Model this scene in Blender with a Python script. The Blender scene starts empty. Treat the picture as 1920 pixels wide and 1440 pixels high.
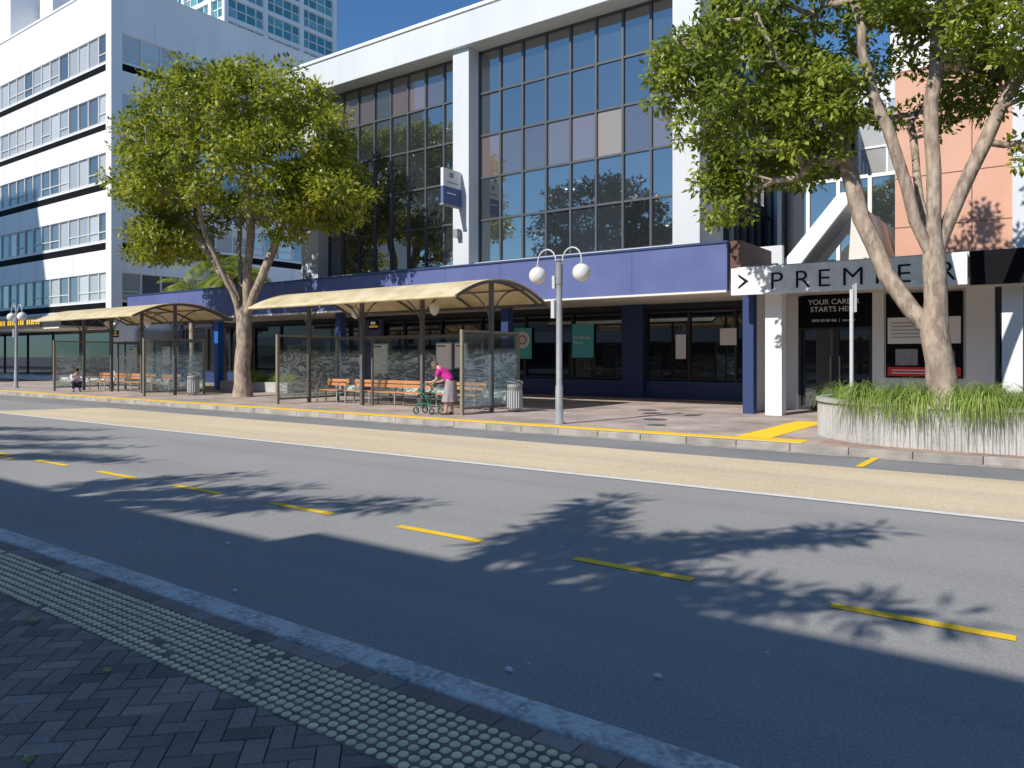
import bpy, math, random, bmesh
import numpy as np
from mathutils import Vector, Matrix
random.seed(7); rng=np.random.default_rng(7)
S=bpy.context.scene
RAD=math.radians
# ---------------------------------------------------------------- materials
def nn(nt,t,**k):
    n=nt.nodes.new(t)
    for a,b in k.items(): setattr(n,a,b)
    return n
def base(name):
    m=bpy.data.materials.new(name); m.use_nodes=True
    nt=m.node_tree; p=nt.nodes['Principled BSDF']
    return m,nt,p
def c4(c): return (c[0],c[1],c[2],1)
def mk(name,col,rough=.75,col2=None,scale=2.0,col3=None,scale3=40,f3=.5,bump=0,bscale=80,metal=0,island=0,spec=.4,stretch=(1,1,1),contrast=(.35,.65),streak=None):
    m,nt,p=base(name); L=nt.links.new
    tc=nn(nt,'ShaderNodeTexCoord'); mp=nn(nt,'ShaderNodeMapping'); L(tc.outputs['Object'],mp.inputs[0]); mp.inputs['Scale'].default_value=stretch
    out=None
    rgb=nn(nt,'ShaderNodeRGB'); rgb.outputs[0].default_value=c4(col); out=rgb.outputs[0]
    def mixin(out,c,sc,f,con,detail=6,vec=None):
        nz=nn(nt,'ShaderNodeTexNoise'); nz.inputs['Scale'].default_value=sc; nz.inputs['Detail'].default_value=detail; L((vec or mp).outputs[0],nz.inputs['Vector'])
        mr=nn(nt,'ShaderNodeMapRange'); mr.inputs[1].default_value=con[0]; mr.inputs[2].default_value=con[1]; mr.inputs[4].default_value=f; L(nz.outputs[0],mr.inputs[0])
        mx=nn(nt,'ShaderNodeMix',data_type='RGBA'); L(mr.outputs[0],mx.inputs[0]); L(out,mx.inputs[6]); mx.inputs[7].default_value=c4(c)
        return mx.outputs[2]
    if col2: out=mixin(out,col2,scale,1,contrast)
    if streak:
        m2=nn(nt,'ShaderNodeMapping'); L(tc.outputs['Object'],m2.inputs[0]); m2.inputs['Scale'].default_value=streak[2]
        out=mixin(out,streak[0],streak[1],streak[3],(.45,.7),4,m2)
    if col3: out=mixin(out,col3,scale3,f3,(.4,.65),3)
    if island:
        g=nn(nt,'ShaderNodeNewGeometry'); mr=nn(nt,'ShaderNodeMapRange'); mr.inputs[3].default_value=1-island; mr.inputs[4].default_value=1+island
        L(g.outputs['Random Per Island'],mr.inputs[0]); h=nn(nt,'ShaderNodeHueSaturation'); L(out,h.inputs['Color']); L(mr.outputs[0],h.inputs['Value']); out=h.outputs[0]
    L(out,p.inputs['Base Color'])
    p.inputs['Roughness'].default_value=rough; p.inputs['Metallic'].default_value=metal
    p.inputs['Specular IOR Level'].default_value=spec
    if bump:
        nz=nn(nt,'ShaderNodeTexNoise'); nz.inputs['Scale'].default_value=bscale; nz.inputs['Detail'].default_value=4; L(tc.outputs['Object'],nz.inputs['Vector'])
        b=nn(nt,'ShaderNodeBump'); b.inputs['Strength'].default_value=bump; b.inputs['Distance'].default_value=.01; L(nz.outputs[0],b.inputs['Height']); L(b.outputs[0],p.inputs['Normal'])
    return m
def glassmat(name,dark,gloss=.35,tint=(.8,.9,1),light=None,lightfrac=.3,rough=.015):
    m,nt,p=base(name); L=nt.links.new; nt.nodes.remove(p); out=nt.nodes['Material Output']
    d=nn(nt,'ShaderNodeBsdfDiffuse'); d.inputs[0].default_value=c4(dark)
    g=nn(nt,'ShaderNodeBsdfGlossy'); g.inputs['Roughness'].default_value=rough; g.inputs[0].default_value=c4(tint)
    geo=nn(nt,'ShaderNodeNewGeometry')
    cr=nn(nt,'ShaderNodeValToRGB'); e=cr.color_ramp
    e.elements[0].color=c4([x*.6 for x in dark]); e.elements[1].color=c4([x*1.5 for x in dark]); 
    if light:
        a=e.elements.new(1-lightfrac-.02); a.color=c4(dark); b=e.elements.new(1-lightfrac); b.color=c4([x*.6 for x in light]); e.elements[-1].color=c4(light)
    L(geo.outputs['Random Per Island'],cr.inputs[0]); L(cr.outputs[0],d.inputs[0])
    fr=nn(nt,'ShaderNodeLayerWeight'); fr.inputs[0].default_value=.35
    mr=nn(nt,'ShaderNodeMapRange'); mr.inputs[3].default_value=gloss; mr.inputs[4].default_value=1.0; L(fr.outputs['Fresnel'],mr.inputs[0])
    mx=nn(nt,'ShaderNodeMixShader'); L(mr.outputs[0],mx.inputs[0]); L(d.outputs[0],mx.inputs[1]); L(g.outputs[0],mx.inputs[2]); L(mx.outputs[0],out.inputs[0])
    return m
def leafmat(name,c1,c2,tr=.35):
    m,nt,p=base(name); L=nt.links.new; nt.nodes.remove(p); out=nt.nodes['Material Output']
    geo=nn(nt,'ShaderNodeNewGeometry'); cr=nn(nt,'ShaderNodeValToRGB'); cr.color_ramp.elements[0].color=c4(c1); cr.color_ramp.elements[1].color=c4(c2)
    tc=nn(nt,'ShaderNodeTexCoord'); nz=nn(nt,'ShaderNodeTexNoise'); nz.inputs['Scale'].default_value=.9; L(tc.outputs['Object'],nz.inputs['Vector'])
    ad=nn(nt,'ShaderNodeMath',operation='MULTIPLY_ADD'); L(nz.outputs[0],ad.inputs[0]); ad.inputs[1].default_value=1.2; ad.inputs[2].default_value=-.45
    a2=nn(nt,'ShaderNodeMath',operation='MULTIPLY_ADD'); L(geo.outputs['Random Per Island'],a2.inputs[0]); a2.inputs[1].default_value=.75; L(ad.outputs[0],a2.inputs[2]); a2.use_clamp=True
    L(a2.outputs[0],cr.inputs[0])
    d=nn(nt,'ShaderNodeBsdfPrincipled'); d.inputs['Roughness'].default_value=.42; d.inputs['Specular IOR Level'].default_value=.45; L(cr.outputs[0],d.inputs['Base Color'])
    t=nn(nt,'ShaderNodeBsdfTranslucent'); h=nn(nt,'ShaderNodeHueSaturation'); h.inputs['Value'].default_value=1.5; L(cr.outputs[0],h.inputs['Color']); L(h.outputs[0],t.inputs[0])
    mx=nn(nt,'ShaderNodeMixShader'); mx.inputs[0].default_value=tr; L(d.outputs[0],mx.inputs[1]); L(t.outputs[0],mx.inputs[2]); L(mx.outputs[0],out.inputs[0])
    return m
def screenglass(name,pattern=True):
    m,nt,p=base(name); L=nt.links.new; nt.nodes.remove(p); out=nt.nodes['Material Output']
    tr=nn(nt,'ShaderNodeBsdfTransparent'); tr.inputs[0].default_value=(.80,.90,.88,1)
    g=nn(nt,'ShaderNodeBsdfGlossy'); g.inputs['Roughness'].default_value=.03; g.inputs[0].default_value=(.9,1,1,1)
    mx=nn(nt,'ShaderNodeMixShader'); mx.inputs[0].default_value=.13; L(tr.outputs[0],mx.inputs[1]); L(g.outputs[0],mx.inputs[2])
    res=mx.outputs[0]
    if pattern:
        tc=nn(nt,'ShaderNodeTexCoord'); mp=nn(nt,'ShaderNodeMapping'); mp.inputs['Scale'].default_value=(.55,.55,1.7); L(tc.outputs['Object'],mp.inputs[0])
        n1=nn(nt,'ShaderNodeTexNoise'); n1.inputs['Scale'].default_value=1.5; n1.inputs['Detail'].default_value=5; n1.inputs['Roughness'].default_value=.55; n1.inputs['Distortion'].default_value=.8; L(mp.outputs[0],n1.inputs[0])
        mm=nn(nt,'ShaderNodeMath',operation='MULTIPLY'); L(n1.outputs[0],mm.inputs[0]); mm.inputs[1].default_value=15
        fr=nn(nt,'ShaderNodeMath',operation='PINGPONG'); L(mm.outputs[0],fr.inputs[0]); fr.inputs[1].default_value=1
        mr=nn(nt,'ShaderNodeMapRange'); mr.inputs[1].default_value=.45; mr.inputs[2].default_value=.95; mr.inputs[3].default_value=.24; mr.inputs[4].default_value=.85; L(fr.outputs[0],mr.inputs[0])
        sp=nn(nt,'ShaderNodeSeparateXYZ'); L(tc.outputs['Object'],sp.inputs[0])
        hr=nn(nt,'ShaderNodeMapRange'); hr.inputs[1].default_value=1.85; hr.inputs[2].default_value=1.55; L(sp.outputs[2],hr.inputs[0])
        mu=nn(nt,'ShaderNodeMath',operation='MULTIPLY'); L(hr.outputs[0],mu.inputs[0]); L(mr.outputs[0],mu.inputs[1])
        d=nn(nt,'ShaderNodeBsdfDiffuse'); d.inputs[0].default_value=(.62,.76,.76,1)
        m2=nn(nt,'ShaderNodeMixShader'); L(mu.outputs[0],m2.inputs[0]); L(res,m2.inputs[1]); L(d.outputs[0],m2.inputs[2]); res=m2.outputs[0]
    L(res,out.inputs[0]); return m
def brickmat(name,c1,c2,mortar,scale,bw=.5,rh=.25,rotz=0,rough=.85):
    m,nt,p=base(name); L=nt.links.new
    tc=nn(nt,'ShaderNodeTexCoord'); mp=nn(nt,'ShaderNodeMapping'); mp.inputs['Rotation'].default_value=(0,0,rotz); L(tc.outputs['Object'],mp.inputs[0])
    b=nn(nt,'ShaderNodeTexBrick'); b.inputs['Scale'].default_value=scale; b.inputs['Brick Width'].default_value=bw; b.inputs['Row Height'].default_value=rh; b.inputs['Mortar Size'].default_value=.012
    b.inputs['Color1'].default_value=c4(c1); b.inputs['Color2'].default_value=c4(c2); b.inputs['Mortar'].default_value=c4(mortar); L(mp.outputs[0],b.inputs['Vector'])
    nz=nn(nt,'ShaderNodeTexNoise'); nz.inputs['Scale'].default_value=.8; nz.inputs['Detail'].default_value=8; L(tc.outputs['Object'],nz.inputs['Vector'])
    mr=nn(nt,'ShaderNodeMapRange'); mr.inputs[1].default_value=.3; mr.inputs[2].default_value=.7; mr.inputs[3].default_value=.6; mr.inputs[4].default_value=1.15; L(nz.outputs[0],mr.inputs[0])
    h=nn(nt,'ShaderNodeHueSaturation'); L(b.outputs[0],h.inputs['Color']); L(mr.outputs[0],h.inputs['Value']); L(h.outputs[0],p.inputs['Base Color']); p.inputs['Roughness'].default_value=rough
    bp=nn(nt,'ShaderNodeBump'); bp.inputs['Strength'].default_value=.4; bp.inputs['Distance'].default_value=.005; L(b.outputs[1],bp.inputs['Height']); bp.invert=True; L(bp.outputs[0],p.inputs['Normal'])
    return m
# ---------------------------------------------------------------- geometry
class Geo:
    def __init__(s): s.v=[];s.f=[];s.m=[];s.sm=[];s.mats=[]
    def mi(s,mat):
        if mat not in s.mats: s.mats.append(mat)
        return s.mats.index(mat)
    def add(s,vs,fs,mat,smooth=False):
        o=len(s.v); s.v+= [tuple(v) for v in vs]; i=s.mi(mat)
        for f in fs: s.f.append([o+k for k in f]); s.m.append(i); s.sm.append(smooth)
    BF=[(0,3,2,1),(4,5,6,7),(0,1,5,4),(1,2,6,5),(2,3,7,6),(3,0,4,7)]
    def box(s,x0,x1,y0,y1,z0,z1,mat):
        s.add([(x0,y0,z0),(x1,y0,z0),(x1,y1,z0),(x0,y1,z0),(x0,y0,z1),(x1,y0,z1),(x1,y1,z1),(x0,y1,z1)],s.BF,mat)
    def obox(s,o,u,n,a0,a1,b0,b1,z0,z1,mat):
        P=lambda a,b,z:(o[0]+u[0]*a+n[0]*b,o[1]+u[1]*a+n[1]*b,z)
        s.add([P(a0,b1,z0),P(a1,b1,z0),P(a1,b0,z0),P(a0,b0,z0),P(a0,b1,z1),P(a1,b1,z1),P(a1,b0,z1),P(a0,b0,z1)],s.BF,mat)
    def quad(s,p,mat): s.add(p,[tuple(range(len(p)))],mat)
    def tube(s,pts,rad,mat,seg=8,smooth=True,cap=True):
        pts=[Vector(p) for p in pts]; n=len(pts)
        if not hasattr(rad,'__len__'): rad=[rad]*n
        t=(pts[1]-pts[0]).normalized(); a=Vector((0,0,1)) if abs(t.z)<.9 else Vector((1,0,0))
        x=t.cross(a).normalized(); vs=[]
        for i in range(n):
            if i==0: tt=pts[1]-pts[0]
            elif i==n-1: tt=pts[-1]-pts[-2]
            else: tt=pts[i+1]-pts[i-1]
            tt=tt.normalized() if tt.length>1e-9 else t
            x=(x-tt*x.dot(tt)); x=x.normalized() if x.length>1e-6 else tt.orthogonal().normalized()
            y=tt.cross(x)
            for k in range(seg):
                an=2*math.pi*k/seg; vs.append(pts[i]+(x*math.cos(an)+y*math.sin(an))*rad[i])
        fs=[]
        for i in range(n-1):
            for k in range(seg):
                k2=(k+1)%seg; fs.append((i*seg+k,i*seg+k2,(i+1)*seg+k2,(i+1)*seg+k))
        s.add(vs,fs,mat,smooth)
        if cap: s.add(vs[:seg],[tuple(range(seg))[::-1]],mat); s.add(vs[-seg:],[tuple(range(seg))],mat)
    def lathe(s,c,prof,mat,seg=16,smooth=True,sx=1,sy=1,R=None):
        vs=[]
        for r,z in prof:
            for k in range(seg):
                an=2*math.pi*k/seg; p=Vector((r*sx*math.cos(an),r*sy*math.sin(an),z))
                if R: p=R@p
                vs.append(p+Vector(c))
        fs=[]
        for i in range(len(prof)-1):
            for k in range(seg):
                k2=(k+1)%seg; fs.append((i*seg+k,i*seg+k2,(i+1)*seg+k2,(i+1)*seg+k))
        s.add(vs,fs,mat,smooth)
    def ball(s,c,r,mat,seg=16,rings=10,R=None,sx=1,sy=1,sz=1):
        s.lathe(c,[(max(r*math.sin(math.pi*i/rings),1e-4),-r*sz*math.cos(math.pi*i/rings)) for i in range(rings+1)],mat,seg,True,sx,sy,R)
    def make(s,name,parent=None,bevel=0):
        me=bpy.data.meshes.new(name); me.from_pydata(s.v,[],s.f)
        for m in s.mats: me.materials.append(m)
        me.polygons.foreach_set('material_index',s.m); me.polygons.foreach_set('use_smooth',s.sm); me.update()
        ob=bpy.data.objects.new(name,me); S.collection.objects.link(ob)
        if parent: ob.parent=parent
        if bevel:
            b=ob.modifiers.new('b','BEVEL'); b.width=bevel; b.segments=2; b.limit_method='ANGLE'
        return ob
def empty(name):
    e=bpy.data.objects.new(name,None); S.collection.objects.link(e); e.empty_display_size=.3; return e
def text(name,parent,s,loc,size,mat,rot=(RAD(90),0,0),align='LEFT',space=1.0,sx=1,off=0):
    cu=bpy.data.curves.new(name,'FONT'); cu.body=s; cu.size=size; cu.align_x=align; cu.space_character=space; cu.extrude=.004; cu.offset=off
    cu.materials.append(mat); ob=bpy.data.objects.new(name,cu); S.collection.objects.link(ob); ob.location=loc; ob.rotation_euler=rot; ob.scale=(sx,1,1)
    if parent: ob.parent=parent
    return ob
def npmesh(name,verts,nquad,mat,parent=None):
    me=bpy.data.meshes.new(name); V=verts.reshape(-1,3).astype(np.float32)
    me.vertices.add(len(V)); me.vertices.foreach_set('co',V.ravel())
    me.loops.add(nquad*4); me.loops.foreach_set('vertex_index',np.arange(nquad*4,dtype=np.int32))
    me.polygons.add(nquad); me.polygons.foreach_set('loop_start',np.arange(0,nquad*4,4,dtype=np.int32)); me.polygons.foreach_set('loop_total',np.full(nquad,4,dtype=np.int32))
    me.update(calc_edges=True); me.validate(); me.materials.append(mat)
    ob=bpy.data.objects.new(name,me); S.collection.objects.link(ob)
    if parent: ob.parent=parent
    return ob
# ---------------------------------------------------------------- palette
M={}
M['asph']=mk('asphalt_worn',(.335,.33,.315),.9,col2=(.275,.27,.26),scale=.35,col3=(.46,.455,.44),scale3=75,f3=.6,bump=.8,bscale=130,contrast=(.3,.7),streak=((.22,.218,.212),1.0,(.05,1.1,1),.55),spec=.25)
M['asph2']=mk('asphalt_gutter',(.19,.195,.20),.85,col2=(.25,.25,.25),scale=.6,col3=(.33,.33,.33),scale3=100,f3=.6,bump=.6,bscale=180)
M['tan']=mk('tan_surfacing',(.70,.56,.37),.85,col2=(.58,.455,.29),scale=.5,col3=(.84,.73,.54),scale3=60,f3=.7,bump=.8,bscale=110,stretch=(.5,1,1),streak=((.44,.35,.24),1.0,(.08,1.4,1),.6))
M['white_paint']=mk('worn_white_paint',(.84,.84,.82),.7,col2=(.66,.66,.64),scale=6,col3=(.42,.42,.42),scale3=60,f3=.4,contrast=(.5,.75))
M['yellow']=mk('yellow_paint',(.98,.62,.01),.65,col2=(.90,.55,.02),scale=5,col3=(.5,.38,.12),scale3=60,f3=.3,contrast=(.5,.75))
M['kerb']=mk('kerb_concrete',(.66,.645,.60),.9,col2=(.40,.39,.37),scale=9,col3=(.82,.80,.75),scale3=30,f3=.7,bump=.9,bscale=40,contrast=(.45,.62),streak=((.24,.235,.23),2.5,(1,1,1),.8))
M['kerb_far']=mk('kerb_concrete_far',(.42,.39,.345),.9,col2=(.28,.26,.24),scale=3,bump=.4,bscale=50,island=.12)
M['pave_far']=brickmat('paving_brick',(.56,.46,.405),(.44,.36,.32),(.28,.235,.215),2.5)
M['pave_red']=brickmat('paving_brick_red',(.52,.35,.29),(.41,.27,.225),(.25,.19,.17),2.5,rotz=RAD(45))
M['brick']=mk('herringbone_paver',(.32,.24,.21),.85,col2=(.20,.165,.155),scale=2.2,col3=(.42,.34,.30),scale3=70,f3=.4,bump=.6,bscale=100,island=.3)
M['grout']=mk('grout',(.05,.045,.043),.95,bump=.3)
M['stud']=mk('tactile_stud',(1.0,.80,.50),.6,col2=(.86,.68,.42),scale=6,col3=(.6,.48,.32),scale3=50,f3=.3,island=.12)
M['studbase']=mk('tactile_base',(.14,.122,.10),.85,col2=(.27,.22,.15),scale=7,bump=.3)
M['conc']=mk('painted_concrete',(.66,.68,.70),.7,col2=(.60,.62,.64),scale=.35,col3=(.50,.52,.54),scale3=3,f3=.18,stretch=(1,1,.12))
M['white']=mk('white_render',(.82,.82,.81),.6,col2=(.74,.75,.76),scale=.4,stretch=(1,1,.2))
M['whitefar']=mk('white_cladding',(.84,.84,.86),.5,col2=(.77,.77,.80),scale=.35,stretch=(1,1,.2))
M['black']=mk('black_recess',(.010,.010,.012),.7,spec=.05)
M['dark']=mk('dark_frame',(.03,.032,.037),.45)
M['mull']=mk('mullion_bronze',(.085,.09,.10),.4)
M['silver']=mk('alu_frame',(.66,.67,.68),.4)
M['blue']=mk('blue_fascia',(.095,.12,.28),.55,col2=(.115,.145,.32),scale=.8,spec=.3)
M['blue2']=mk('blue_dark',(.03,.055,.15),.45)
M['bluebr']=mk('blue_column',(.02,.14,.50),.45)
M['cream']=mk('soffit_cream',(.72,.68,.60),.8)
M['brown']=mk('brown_timber',(.15,.08,.065),.7,col2=(.10,.055,.045),scale=4,stretch=(1,1,8))
M['salmon']=mk('salmon_panel',(.66,.37,.26),.6,col2=(.60,.33,.23),scale=.6)
M['salmon_j']=mk('panel_joint',(.22,.12,.09),.8)
M['glass']=glassmat('tinted_glass',(.030,.036,.042),.32,(1,.97,.93))
M['glass_pink']=glassmat('tinted_glass_blind',(.115,.085,.075),.24,(1,.95,.9))
M['glass_tan']=glassmat('tinted_glass_tan',(.36,.29,.21),.15,(1,.95,.9))
M['glassw']=glassmat('office_glass',(.11,.13,.15),.24,(1,.97,.95),light=(.62,.62,.60),lightfrac=.6)
M['glassteal']=glassmat('tower_glass',(.04,.20,.21),.22,(.6,1,1),light=(.18,.38,.38),lightfrac=.4)
M['shopglass']=glassmat('shop_glass',(.008,.010,.012),.09,(.9,.95,1))
M['doorglass']=glassmat('door_glass',(.02,.022,.024),.12)
M['screen']=screenglass('screen_glass_printed')
M['screenc']=screenglass('screen_glass_clear',False)
M['shelter']=mk('shelter_steel',(.14,.14,.14),.5,col2=(.10,.10,.105),scale=3)
M['olive']=mk('shelter_post_olive',(.24,.22,.16),.5)
M['grey']=mk('galv_grey',(.30,.315,.33),.5,col2=(.24,.25,.26),scale=4)
M['greyl']=mk('light_grey_paint',(.55,.56,.57),.45)
M['globe']=mk('opal_globe',(.80,.80,.78),.25,col2=(.68,.68,.65),scale=4)
M['wood']=mk('bench_timber',(.60,.28,.12),.6,col2=(.46,.20,.08),scale=5,stretch=(.3,6,6))
M['planter']=mk('planter_concrete',(.50,.495,.48),.9,col2=(.34,.335,.32),scale=1.6,col3=(.58,.57,.55),scale3=50,f3=.5,bump=.6,bscale=70,stretch=(1,1,.4))
M['bark']=mk('bark',(.36,.28,.215),.9,col2=(.19,.14,.11),scale=3.5,col3=(.54,.44,.35),scale3=11,f3=.7,bump=1,bscale=25,stretch=(1,1,.35))
M['leafL']=leafmat('leaf_left',(.045,.10,.012),(.44,.44,.04),.38)
M['leafR']=leafmat('leaf_right',(.035,.085,.014),(.38,.43,.05),.38)
M['leafD']=leafmat('leaf_dark',(.015,.03,.01),(.05,.08,.02),.25)
M['grass']=leafmat('grass_blade',(.12,.20,.03),(.42,.52,.14),.4)
M['soil']=mk('soil',(.05,.038,.03),.95,bump=1)
M['marble']=mk('pale_marble_sign',(.86,.87,.87),.45,col2=(.66,.68,.69),scale=2.5,col3=(.9,.9,.9),scale3=8,f3=.5)
M['txtk']=mk('black_lettering',(.012,.014,.016),.6,spec=.1)
M['txtw']=mk('white_lettering',(.85,.85,.85),.5)
M['teal']=mk('poster_teal',(.10,.52,.54),.5)
M['red']=mk('poster_red',(.65,.03,.04),.5)
M['posterw']=mk('poster_white',(.8,.8,.8),.5)
M['purple']=mk('magenta_top',(.62,.03,.30),.8,col2=(.48,.02,.24),scale=12)
M['skirt']=mk('grey_skirt',(.26,.22,.24),.9,col2=(.38,.35,.37),scale=30)
M['skin']=mk('skin',(.56,.34,.25),.55)
M['hairg']=mk('hair_grey_brown',(.13,.09,.07),.8)
M['hairb']=mk('hair_dark',(.02,.016,.014),.6)
M['green']=mk('green_frame',(.01,.20,.11),.35)
M['rubber']=mk('rubber',(.015,.015,.016),.7)
M['shirtw']=mk('pale_shirt',(.62,.63,.68),.85,col2=(.48,.49,.57),scale=14)
M['jean']=mk('dark_trousers',(.035,.045,.08),.85)
M['shoe']=mk('shoes',(.08,.06,.055),.7)
M['ply']=mk('red_leaf',(.28,.08,.04),.8,island=.4)
def roofmat():
    m,nt,p=base('cream_polycarbonate'); L=nt.links.new; nt.nodes.remove(p); out=nt.nodes['Material Output']
    tc=nn(nt,'ShaderNodeTexCoord'); nz=nn(nt,'ShaderNodeTexNoise'); nz.inputs['Scale'].default_value=1.5; nz.inputs['Detail'].default_value=6; L(tc.outputs['Object'],nz.inputs[0])
    cr=nn(nt,'ShaderNodeValToRGB'); cr.color_ramp.elements[0].position=.3; cr.color_ramp.elements[0].color=(.62,.50,.27,1); cr.color_ramp.elements[1].position=.6; cr.color_ramp.elements[1].color=(.88,.77,.50,1); L(nz.outputs[0],cr.inputs[0])
    d=nn(nt,'ShaderNodeBsdfPrincipled'); d.inputs['Roughness'].default_value=.5; L(cr.outputs[0],d.inputs['Base Color'])
    t=nn(nt,'ShaderNodeBsdfTranslucent'); t.inputs[0].default_value=(.45,.28,.11,1)
    mx=nn(nt,'ShaderNodeMixShader'); mx.inputs[0].default_value=.2; L(d.outputs[0],mx.inputs[1]); L(t.outputs[0],mx.inputs[2]); L(mx.outputs[0],out.inputs[0]); return m
M['roof']=roofmat()
# ---------------------------------------------------------------- world/sun/camera
SV=Vector((.2,1,-.8)).normalized()
el=math.asin(-SV.z); rot=math.atan2(-SV.x,-SV.y)
w=bpy.data.worlds.new("World"); S.world=w; w.use_nodes=True
nt=w.node_tree; sky=nn(nt,'ShaderNodeTexSky'); sky.sky_type='NISHITA'; sky.sun_disc=False; sky.sun_elevation=el; sky.sun_rotation=rot
sky.air_density=1.0; sky.dust_density=.1; sky.ozone_density=1.6
gr=nn(nt,'ShaderNodeMix',data_type='RGBA',blend_type='MULTIPLY'); gr.inputs[0].default_value=1; gr.inputs[7].default_value=(.62,1.0,1.32,1)
nt.links.new(sky.outputs[0],gr.inputs[6]); nt.links.new(gr.outputs[2],nt.nodes['Background'].inputs[0]); nt.nodes['Background'].inputs[1].default_value=.092
sd=bpy.data.lights.new('sun','SUN'); sd.energy=5; sd.angle=RAD(.5); sd.color=(1,.95,.87); so=bpy.data.objects.new('sun',sd); S.collection.objects.link(so)
so.rotation_euler=SV.to_track_quat('-Z','Y').to_euler(); so.location=(0,-30,40)
cd=bpy.data.cameras.new('camera'); co=bpy.data.objects.new('camera',cd); S.collection.objects.link(co); S.camera=co
co.location=(0,0,1.6); co.rotation_euler=(RAD(90),0,RAD(35.93)); cd.lens=1420/1920*36; cd.sensor_width=36; cd.shift_y=-52/1920; cd.clip_end=3000; cd.clip_start=.05
S.view_settings.view_transform='Standard'; S.view_settings.look='None'; S.view_settings.exposure=0
# ---------------------------------------------------------------- ground
def sheet(name,x0,x1,y0,y1,z,mat):
    g=Geo(); g.quad([(x0,y0,z),(x1,y0,z),(x1,y1,z),(x0,y1,z)],mat); return g.make(name)
sheet('ground',-1500,1500,-1500,1500,-.20,M['asph2'])
sheet('road',-400,200,2.85,14.2,-.13,M['asph'])
g=Geo(); g.quad([(-27.3,9.6,-.126),(200,9.6,-.126),(200,12.6,-.126),(-26,12.6,-.126)],M['tan']); g.make('bus_lane_surfacing')
g=Geo(); g.quad([(-26.6,9.47,-.122),(200,9.47,-.122),(200,9.6,-.122),(-26.6,9.6,-.122)],M['white_paint'])
g.make('lane_line')
sheet('gutter_strip',-400,200,12.6,13.85,-.1255,M['asph2'])
sheet('gutter_channel',-400,200,13.85,14.16,-.121,M['kerb_far'])
g=Geo()
for k in range(-5,26):
    e=-.22-2.08*k; g.quad([(e-1.07,5.50,-.124),(e,5.50,-.124),(e,5.61,-.124),(e-1.07,5.61,-.124)],M['yellow'])
g.quad([(-2.6,12.7,-.118),(-2.48,12.7,-.118),(-2.48,14.0,-.118),(-2.6,14.0,-.118)],M['yellow'])
g.quad([(-16.5,5.1,-.1235),(-14.3,5.35,-.1235),(-14.3,5.45,-.1235),(-16.5,5.2,-.1235)],M['yellow'])
g.make('road_marking')
g=Geo(); g.box(-400,200,14.32,60,-.19,0,M['pave_far']); g.make('pavement')
g=Geo()
x=-120.
while x<60:
    g.box(x+.004,x+.996,14.15,14.318,-.18,.003,M['kerb_far']); x+=1.0
g.make('kerb',bevel=.02)
g=Geo(); g.box(-3.6,60,14.33,19.8,-.05,.004,M['pave_red']); g.make('paved_area')
g=Geo(); g.box(-75,-3.87,14.42,14.78,-.02,.009,M['yellow']); g.box(-5.25,-3.87,14.78,14.98,-.02,.0085,M['yellow']); g.box(-5.25,-4.6,14.98,19.2,-.02,.009,M['yellow'])
for i in range(11):
    for j in range(70):
        g.lathe((-5.2+.06*i,15.02+.06*j,.009),[(.018,0),(.012,.006),(.0005,.006)],M['yellow'],6)
g.make('tactile_strip')
sheet('pavement',-400,200,-7.2,2.72,-.012,M['grout'])
g=Geo()
for (mx_,my_,r) in ((-8.3,17.6,.3),(-9.9,20.5,.28),(-7.6,16.2,.22)):
    g.lathe((mx_,my_,0),[(r,.002),(r,.012),(r*.9,.012),(r*.88,.008),(.001,.008)],M['shelter'],24,False)
g.make('manhole_cover')
g=Geo()
a=.1; c45=math.cos(RAD(45)); 
for n in range(-220,221):
    for m2 in range(-90,91):
        for typ in (0,1):
            px=n*1+m2*2; py=n*1-m2*2
            if typ==0: x0,x1,y0,y1=px,px+2,py,py+1
            else: x0,x1,y0,y1=px+2,px+3,py-1,py+1
            cx=(x0+x1)/2*a; cy=(y0+y1)/2*a
            wx=(cx*c45-cy*c45); wy=(cx*c45+cy*c45)
            if wx<-14 or wx>3.2 or wy<-2.5 or wy>2.20: continue
            gp=.0025; ch=.004; X0,X1,Y0,Y1=x0*a+gp,x1*a-gp,y0*a+gp,y1*a-gp; dz=random.uniform(-.0015,.0015)
            vs=[]
            for (ins,z) in ((0,-.012),(0,-.004+dz),(ch,0+dz)):
                for (qx,qy) in ((X0+ins,Y0+ins),(X1-ins,Y0+ins),(X1-ins,Y1-ins),(X0+ins,Y1-ins)):
                    vs.append((qx*c45-qy*c45,qx*c45+qy*c45,z))
            fs=[(8,9,10,11)]
            for r in (0,4):
                for k in range(4): fs.append((r+k,r+(k+1)%4,r+4+(k+1)%4,r+4+k))
            g.add(vs,fs,M['brick'])
g.make('brick_paving')
g=Geo()
x=-30.
while x<6:
    g.box(x+.003,x+.197,2.605,2.712,-.015,.0+random.uniform(-.001,.002),M['brick']); x+=.2
g.make('edge_course',bevel=.004)
g=Geo(); g.box(-60,8,2.115,2.60,-.011,.0015,M['studbase']); 
x=-40.
while x<4:
    for r in range(8):
        if random.random()<.985:
            g.lathe((x,2.147+.06*r,.0015),[(.0245,0),(.021,.004),(.016,.0055),(.0004,.0058)],M['stud'],10 if x>-8 else 6)
    x+=.06
g.make('tactile_paving')
g=Geo(); x=-120.
while x<30:
    g.box(x+.002,x+.998,2.722,2.92+random.uniform(-.005,.003),-.19,.006+random.uniform(-.002,.002),M['kerb']); x+=1.
g.make('kerb',bevel=.018)
g=Geo()
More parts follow.
